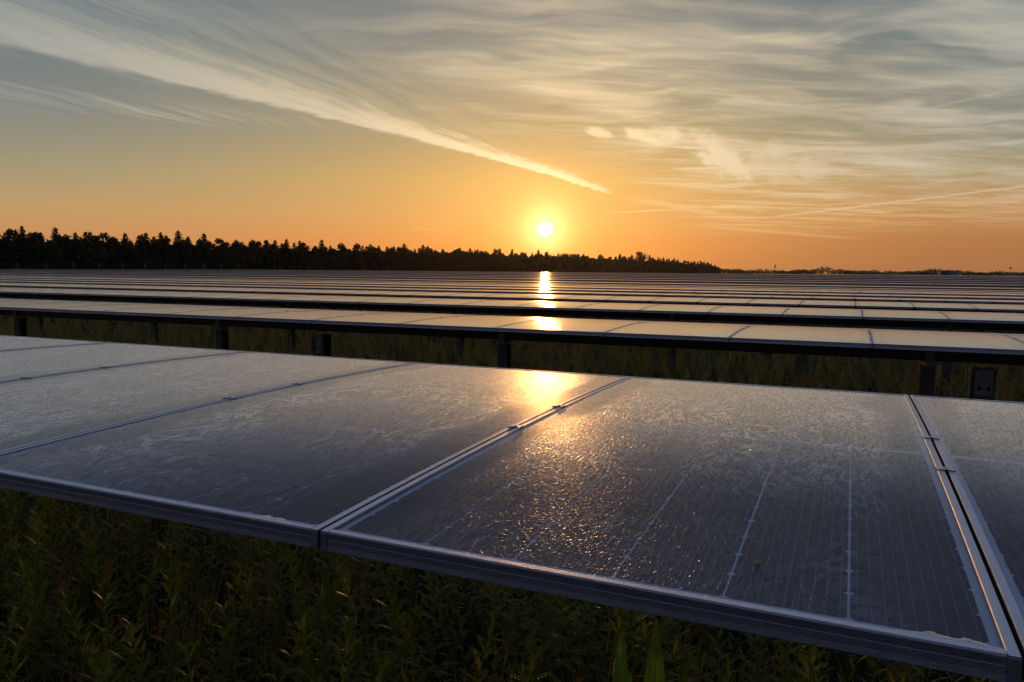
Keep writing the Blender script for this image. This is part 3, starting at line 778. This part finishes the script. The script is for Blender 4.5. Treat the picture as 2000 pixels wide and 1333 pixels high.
while y < 640 and cnt < 298:
    xe, s = along(y); l, gname = wood_label(y)
    tree(random.choice(KINDS), xe - random.uniform(5, 9), y, s * random.uniform(.92, 1.08), l, group=gname)
    y += random.uniform(4.6, 7.5); cnt += 1
# the broad-crowned tree that stands above the wood right of the sun
bt = ('broadleaf_tree', roundtree(21.5, 9.0, 99, BROAD, 0.30, 14, 190), trunk_mesh(18.0, .5, 14, 77, 8.0), 21)
def px_to(xpx, depth):
    lat = (xpx - 1000) / FPX * depth; f = Vector((F_.x, F_.y, 0)).normalized(); rr = Vector((R_.x, R_.y, 0)).normalized()
    p = Vector((CAM.x, CAM.y, 0)) + f * depth + rr * lat; return p
p = px_to(1247, 700)
tree(bt, p.x, p.y, 1.02, 'broad rounded tree crown rising above the tree line right of the sun')
# brushwood closing the foot of the wood
n = 26000; yy = RNG.uniform(92, 1040, n); xe, s = along(yy)
cx = xe + RNG.normal(0, 1.8, n) - 2.0; hh = RNG.random(n) ** 0.8 * 7.5 * s; cz = gz(cx, yy) + hh
Vv, Fq = leafquads(np.stack([cx, yy, cz], 1), RNG.uniform(.4, 1.0, n))
tag(obj('brushwood', tri_mesh('brushwood', Vv, Fq, NEEDLE)), 'dark brushwood along the foot of the tree line', 'brushwood', kind='stuff')
# the inner depth of the wood behind its first trees
n = 24000; yy = RNG.uniform(92, 1040, n); xe, s = along(yy)
cx = xe - RNG.uniform(6, 26, n); hh = RNG.random(n) * 10.6 * s; cz = gz(cx, yy) + hh
Vv, Fq = leafquads(np.stack([cx, yy, cz], 1), RNG.uniform(.9, 1.8, n))
tag(obj('wood_interior', tri_mesh('wood_interior', Vv, Fq, NEEDLE)), 'dark mass of the wood behind its front trees', 'wood', kind='stuff')

# far-off wood on the right-hand horizon
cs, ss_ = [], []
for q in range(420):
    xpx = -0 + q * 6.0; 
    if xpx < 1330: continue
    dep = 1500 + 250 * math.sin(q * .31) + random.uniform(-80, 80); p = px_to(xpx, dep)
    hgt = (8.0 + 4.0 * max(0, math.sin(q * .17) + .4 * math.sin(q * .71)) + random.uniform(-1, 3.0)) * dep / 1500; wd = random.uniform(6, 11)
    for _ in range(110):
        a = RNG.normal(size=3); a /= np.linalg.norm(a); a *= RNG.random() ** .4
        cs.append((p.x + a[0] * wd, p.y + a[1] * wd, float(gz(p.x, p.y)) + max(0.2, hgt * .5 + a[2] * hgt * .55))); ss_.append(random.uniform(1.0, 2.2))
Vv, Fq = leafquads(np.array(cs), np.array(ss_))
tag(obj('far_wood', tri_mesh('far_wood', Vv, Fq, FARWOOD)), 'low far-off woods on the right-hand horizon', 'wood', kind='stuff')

# ------------------------------------------------------------------ fence by the wood
fr_ = empty('boundary_fence', (-213.0, 170.0, float(gz(-213, 170)))); tag(fr_, 'thin post-and-wire fence in front of the left tree line', 'fence')
b = MB(); b.box((0, 0, 1.35), (0.11, 0.11, 3.3)); b.box((0, 0, 3.02), (0.15, 0.15, 0.05)); FP = b.mesh('post', mat_plain('fence_post', (0.30, 0.26, 0.22), 0.8))
for j in range(14):
    yv = 112 + 8.4 * j; obj('post', FP, fr_, (0, yv - 170.0, float(gz(-213, yv)) - float(gz(-213, 170))))
for hgt in (0.6, 1.2, 1.8, 2.4, 2.85):
    b = MB()
    for j in range(13):
        ya, yb = 112 + 8.4 * j, 112 + 8.4 * (j + 1); z0 = float(gz(-213, 170))
        b.tube((0, ya - 170, float(gz(-213, ya)) - z0 + hgt), (0, yb - 170, float(gz(-213, yb)) - z0 + hgt), 0.006, n=4, caps=False)
    obj('wire', b.mesh('wire', STEEL), fr_)

# ------------------------------------------------------------------ inverter cabins and masts on the right
def cabin(xpx, depth, w, h, label, col):
    p = px_to(xpx, depth); z = float(gz(p.x, p.y)); c = empty('inverter_cabin', (p.x, p.y, z), rad(18)); tag(c, label, 'cabin', 'inverter cabins')
    b = MB(); b.box((0, 0, h / 2 + 0.3), (w, 2.4, h)); 
    for q in range(int(w / 0.45)): b.box((-w / 2 + .3 + q * .45, -1.215, h / 2 + .3), (0.12, 0.03, h * .92))
    obj('wall', b.mesh('wall', mat_plain('cabin_paint', col, 0.5)), c)
    b = MB(); b.box((0, 0, h + 0.36), (w + .16, 2.56, .12)); obj('roof', b.mesh('roof', mat_plain('cabin_roof', tuple(q * .8 for q in col), .5)), c)
    b = MB(); b.box((w * .25, -1.245, h * .45 + .3), (.8, .04, h * .8)); obj('door', b.mesh('door', mat_plain('cabin_door', tuple(q * 1.2 for q in col), .5)), c)
    b = MB(); b.box((0, 0, .0), (w + .3, 2.7, .6)); obj('base', b.mesh('base', mat_plain('concrete', (.3, .29, .28), .9)), c)
cabin(1838, 262, 2.7, 2.6, 'dark grey inverter cabin left of the blue one at the right', (.06, .07, .09))
cabin(1856, 262, 3.0, 2.6, 'blue inverter cabin among the far rows at the right', (.10, .17, .30))
def mast(xpx, depth, h, label, head):
    p = px_to(xpx, depth); z = float(gz(p.x, p.y)); c = empty('mast', (p.x, p.y, z)); tag(c, label, 'mast')
    b = MB(); b.tube((0, 0, 0), (0, 0, h), .32, .2, n=8); obj('pole', b.mesh('pole', DARKSTEEL), c)
    b = MB()
    if head == 'box': b.box((.4, 0, h + .5), (1.4, 1.0, 2.2)); b.box((-.6, 0, h - 1.6), (1.0, .8, 1.6))
    else: b.tube((0, 0, h - .4), (0, 0, h + 1.6), 1.6, 2.4, n=12); b.tube((0, 0, h + 1.6), (0, 0, h + 2.4), 2.4, .4, n=12)
    obj('head', b.mesh('head', DARKSTEEL), c)
mast(1510, 900, 11.0, 'slim mast with boxy head on the horizon right of the wood', 'box')
mast(1968, 1300, 14.0, 'small water tower on the horizon at the far right', 'tank')

# ------------------------------------------------------------------ meadow plants
def leaf_tris(base, d, up, L, w, fold=0.25, droop=0.3):
    """a folded, drooping leaf: returns verts(6), tris(4)"""
    d = d / np.linalg.norm(d); side = np.cross(d, up); nn = np.linalg.norm(side)
    side = side / nn if nn > 1e-6 else np.array([1., 0, 0]); nrm = np.cross(side, d)
    g = np.array([0, 0, -1.0])
    pts = []
    for t, ww in ((0.0, .15), (.35, 1.0), (.7, .75)):
        c = base + d * L * t + g * droop * L * t * t
        pts += [c + side * w * ww * .5 + nrm * fold * w * ww * .5, c - side * w * ww * .5 + nrm * fold * w * ww * .5]
    pts.append(base + d * L + g * droop * L)
    return pts, [(0, 1, 3), (0, 3, 2), (2, 3, 5), (2, 5, 4), (4, 5, 6)]
class TB:
    def __init__(s): s.v = []; s.t = []; s.m = []
    def add(s, pts, tr, mi=0):
        k = len(s.v); s.v += [np.asarray(p, float) for p in pts]; s.t += [tuple(k + i for i in q) for q in tr]; s.m += [mi] * len(tr)
    def stem(s, pts, r0, r1, mi=0):
        n = len(pts)
        for i in range(n - 1):
            a, b = np.asarray(pts[i], float), np.asarray(pts[i + 1], float); ra = r0 + (r1 - r0) * i / (n - 1); rb = r0 + (r1 - r0) * (i + 1) / (n - 1)
            o = [np.array([math.cos(q), math.sin(q), 0]) for q in (0, 2.1, 4.2)]
            P_ = [a + o[j] * ra for j in range(3)] + [b + o[j] * rb for j in range(3)]
            s.add(P_, [(0, 1, 4), (0, 4, 3), (1, 2, 5), (1, 5, 4), (2, 0, 3), (2, 3, 5)], mi)
    def arr(s): return np.array(s.v), np.array(s.t), np.array(s.m)
def weed(seed, h, nleaf=18, feather=True):
    r = np.random.default_rng(seed); b = TB()
    lean = r.normal(size=2) * .07; pts = [np.array([lean[0] * t * t * h / .5, lean[1] * t * t * h / .5, h * t]) for t in (0, .3, .6, .85, 1.0)]
    b.stem(pts, .0035, .0015)
    for i in range(nleaf):
        t = .28 + .72 * (i / nleaf) ** .8; an = i * 2.4 + r.uniform(-.4, .4); c = np.array([lean[0] * t * t * h / .5, lean[1] * t * t * h / .5, h * t])
        rise = .55 + 1.6 * max(0, t - .45) + r.uniform(-.2, .3); d = np.array([math.cos(an), math.sin(an), rise]); d /= np.linalg.norm(d)
        L = (.092 * (1.15 - .65 * t)) * r.uniform(.75, 1.2) * (h / .55) ** .5
        up = np.array([0, 0, 1.])
        b.add(*leaf_tris(c, d, up, L, L * (.13 if feather else .18), .3, .16))
        if feather:
            sd = np.cross(d, up); sd /= np.linalg.norm(sd)
            for q in range(4):
                f = .28 + .17 * q; cc = c + d * L * f - np.array([0, 0, .25 * L * f * f])
                for sg in (-1, 1):
                    dd = d * .75 + sd * sg; dd /= np.linalg.norm(dd); l2 = L * .34 * (1.1 - .6 * f)
                    ee = cc + dd * l2 - np.array([0, 0, .15 * l2]); pp = np.cross(dd, up); pp /= max(1e-6, np.linalg.norm(pp))
                    mid = cc + dd * l2 * .5
                    b.add([cc, mid + pp * l2 * .16, ee, mid - pp * l2 * .16], [(0, 1, 2), (0, 2, 3)])
    return b
def tuft(seed, h, nb=16, head=False):
    r = np.random.default_rng(seed); b = TB()
    for i in range(nb):
        an = r.uniform(0, 6.28); hh = h * r.uniform(.55, 1.1); bend = r.uniform(.15, .6) * hh; w = r.uniform(.003, .0055); o = r.normal(size=2) * .025
        dirv = np.array([math.cos(an), math.sin(an), 0]); sd = np.array([-math.sin(an), math.cos(an), 0]); P_ = []
        for t in (0, .4, .75):
            c = np.array([o[0], o[1], 0]) + dirv * bend * t * t + np.array([0, 0, hh * (t - .18 * t * t * t)])
            P_ += [c + sd * w * (1 - .5 * t), c - sd * w * (1 - .5 * t)]
        P_.append(np.array([o[0], o[1], 0]) + dirv * bend + np.array([0, 0, hh * .82]))
        b.add(P_, [(0, 1, 3), (0, 3, 2), (2, 3, 5), (2, 5, 4), (4, 5, 6)])
    if head:
        for i in range(3):
            an = r.uniform(0, 6.28); hh = h * r.uniform(1.1, 1.5); e = np.array([math.cos(an) * .08, math.sin(an) * .08, hh]); b.stem([np.zeros(3), e * .5 + np.array([0, 0, .02]), e], .0018, .001, 0)
            for q in range(12):
                c = e - np.array([0, 0, .008 * q]); d = np.array([*(r.normal(size=2) * .7), .8])
                p, t = leaf_tris(c, d, np.array([.1, .2, 1.]), .022, .006, .1, .2); b.add(p, t, 1)
    return b
WEEDS = [weed(100 + q, h, nl, f) for q, (h, nl, f) in enumerate(((.55, 26, True), (.48, 22, True), (.62, 28, True), (.50, 22, False), (.58, 26, False), (.44, 20, True)))]
TUFTS = [tuft(200 + q, h, 16, hd) for q, (h, hd) in enumerate(((.50, False), (.62, True), (.42, False), (.70, True)))]
WARR = [w.arr() for w in WEEDS]; TARR = [t.arr() for t in TUFTS]
def scatter(name, arrs, X_, Y_, smin, smax, mats, lean=.12, hmax=None):
    VV, TT, MM = [], [], []; k = 0; n = len(X_); zz = gz(X_, Y_)
    for i in range(n):
        v, t, mi = arrs[RNG.integers(len(arrs))]
        s = RNG.uniform(smin, smax); a = RNG.uniform(0, 6.283); c, sn = math.cos(a), math.sin(a)
        q = v * s; x = q[:, 0] * c - q[:, 1] * sn; y_ = q[:, 0] * sn + q[:, 1] * c
        lx, ly = RNG.normal(size=2) * lean; x = x + q[:, 2] * lx; y_ = y_ + q[:, 2] * ly
        VV.append(np.stack([x + X_[i], y_ + Y_[i], q[:, 2] + zz[i] - .01], 1)); TT.append(t + k); MM.append(mi); k += len(v)
    return tri_mesh(name, np.concatenate(VV), np.concatenate(TT), mats, np.concatenate(MM))
def clear(X_, Y_):
    """keep plants out of the posts of the near rows and off the camera"""
    ok = np.hypot(X_ - CAM.x, Y_ - CAM.y) > 0.75
    ax, ay, bx, by = CAM.x, CAM.y, 0.345, 0.86; t = np.clip(((X_ - ax) * (bx - ax) + (Y_ - ay) * (by - ay)) / ((bx - ax) ** 2 + (by - ay) ** 2), 0, 1)
    ok &= np.hypot(X_ - ax - t * (bx - ax), Y_ - ay - t * (by - ay)) > 0.16            # the dock plant stands in a small gap
    for xp in (-6.4, -2.62, 1.36): ok &= np.hypot(X_ - xp, Y_ - PL / 2) > .12
    return ok
# foreground weeds that can be told apart, as plants of their own
WME = [tri_mesh('leaves', a[0], a[1], [WEED]) for a in WARR]
k = 0
while k < 80:
    x, y = random.uniform(-2.6, 1.2), random.uniform(-.15, 1.9)
    if not clear(np.array([x]), np.array([y]))[0]: continue
    o = obj('weed_plant', WME[k % 6], None, (x, y, float(gz(x, y)) - .01), (random.gauss(0, .08), random.gauss(0, .08), random.uniform(0, 6.28)), random.uniform(.85, 1.25))
    tag(o, 'dark green feathery weed growing in front of and below the nearest panels', 'weed', 'foreground weeds'); k += 1
def area(n, x0, x1, y0, y1):
    X_ = RNG.uniform(x0, x1, n); Y_ = RNG.uniform(y0, y1, n); ok = clear(X_, Y_); return X_[ok], Y_[ok]
X_, Y_ = area(1250, -4.2, 2.2, -.6, 3.4)
tag(obj('meadow_weeds', scatter('meadow_weeds', WARR, X_, Y_, .7, 1.15, [WEED, FLOWER])), 'dense low weeds covering the ground around the nearest row', 'ground cover', kind='stuff')
X_, Y_ = area(700, -5, 2.6, -.6, 4.0)
tag(obj('meadow_grass', scatter('meadow_grass', TARR, X_, Y_, .55, .85, [GRASS, FLOWER], .2)), 'grass blades between the weeds in the foreground', 'grass', kind='stuff')
n = 5200; u = RNG.random(n); Y_ = 3.0 + 19 * u ** 1.3; X_ = -1.7 * (Y_ + 1) - 1 + RNG.random(n) * (1.95 * (Y_ + 1) + 3)
tag(obj('field_grass', scatter('field_grass', TARR, X_, Y_, .45, .75, [GRASS, FLOWER], .15)), 'rough grass with seed heads between the first rows', 'grass', kind='stuff')
n = 1500; u = RNG.random(n); Y_ = 3.2 + 14 * u; X_ = -1.7 * (Y_ + 1) - 1 + RNG.random(n) * (1.95 * (Y_ + 1) + 3)
tag(obj('field_weeds', scatter('field_weeds', WARR, X_, Y_, .7, 1.1, [WEED, FLOWER], .15)), 'leafy weeds between the first and second rows', 'ground cover', kind='stuff')

# dock plant at the lower right
RIB = mat_leaf('leaf_rib', (0.16, 0.19, 0.06, 1), (0.22, 0.22, 0.08, 1), 1.0, 0.4, 9.0)
def dock_leaf(L, w, fold, curl, seed):
    r = random.Random(seed); b = MB(); n = 14; secs = []
    for i in range(n + 1):
        t = i / n; ww = w * 1.25 * math.sin(math.pi * (t * .97 + .02) ** .75) * (1 - .45 * t) + .0012; rip = .004 * math.sin(t * 31 + seed)
        c = Vector((0, -curl * L * t * t, L * t * (1 - .08 * t)))
        secs.append([c + Vector((-ww, fold * ww + rip, 0)), c + Vector((-ww * .5, fold * ww * .3, 0)), c + Vector((0, -.002, 0)), c + Vector((ww * .5, fold * ww * .3, 0)), c + Vector((ww, fold * ww - rip, 0))])
    b.sweep(secs)
    for i in range(n - 1): b.tube(tuple(secs[i][2] + Vector((0, -.001, 0))), tuple(secs[i + 1][2] + Vector((0, -.001, 0))), .0016 * (1 - i / n) + .0004, n=5, mi=1, caps=False)
    for i in range(2, n - 2):
        for q in (0, 4): b.tube(tuple(secs[i][2] + Vector((0, -.0008, 0))), tuple(secs[i + 1][q] * .85 + secs[i + 1][2] * .15 + Vector((0, -.0008, 0))), .0006, .0003, n=4, mi=1, caps=False)
    return b.mesh('leaf', [DOCK, RIB], True, False)
dk = empty('dock_plant', (0.345, 0.86, float(gz(.345, .86)))); dk.scale = (1.05, 1.05, 1.02); tag(dk, 'broad upright dock leaves, brighter green, in front of the nearest panel', 'plant')
for (x, y, z, L, w, fold, curl, rot, rx) in ((-.040, -.03, .40, .22, .038, .5, .06, -.5, .05), (.035, 0, .36, .34, .024, 1.3, .02, .25, -.05), (-.06, .03, .40, .27, .016, 1.0, .05, .5, .05), (.10, .03, .18, .30, .03, .5, .25, 2.4, .2), (-.14, .04, .16, .32, .03, .4, .3, -1.9, .2)):
    obj('leaf', dock_leaf(L, w, fold, curl, x * 90), dk, (x, y, z), (rx, 0, rot))
b = MB()
for (x, y, z) in ((-.035, -.03, .37), (.03, 0, .37), (-.02, .02, .35), (.10, .03, .19), (-.14, .04, .17)): b.tube((x * .2, y * .2, -.02), (x, y, z), .004, .0025, n=6)
obj('stem', b.mesh('stem', DOCK), dk)

# a small snail resting on the middle panel
sx_, sy_ = 0.6887, 0.1474
sz_ = H0 + bow(sy_ - PL / 2, D1) + (sy_ - PL / 2) * .008 - .0022
sn = empty('snail', (sx_, sy_, sz_), .3); sn.scale = (.62, .62, .62); tag(sn, 'tiny orange-brown snail on the glass of the middle panel', 'snail')
b = MB(); N = 26; secs = []
for i in range(N):
    t = i / (N - 1); a = t * 2.6 * 6.283; R = .0035 * (1 - t) + .0004; rr = .0032 * (1 - t) + .0005
    c = Vector((R * math.cos(a), t * .003, .0042 + R * math.sin(a)))
    d = Vector((math.cos(a), 0, math.sin(a))); secs.append([tuple(c + d * (rr * math.cos(q)) + Vector((0, 1, 0)) * (rr * math.sin(q))) for q in [6.283 * j / 8 for j in range(8)]])
b.sweep(secs, closed=True); obj('shell', b.mesh('shell', mat_plain('snail_shell', (.62, .34, .14), .35, .6), True), sn)
b = MB(); b.tube((-.006, 0, .0012), (.004, 0, .0016), .0012, .0018, n=8); b.tube((.004, 0, .0016), (.009, 0, .0030), .0018, .0011, n=8)
for q in (-1, 1): b.tube((.0088, q * .0005, .0032), (.0108, q * .0014, .0056), .0003, n=5)
obj('body', b.mesh('body', mat_plain('snail_body', (.25, .18, .12), .4, .5), True), sn)
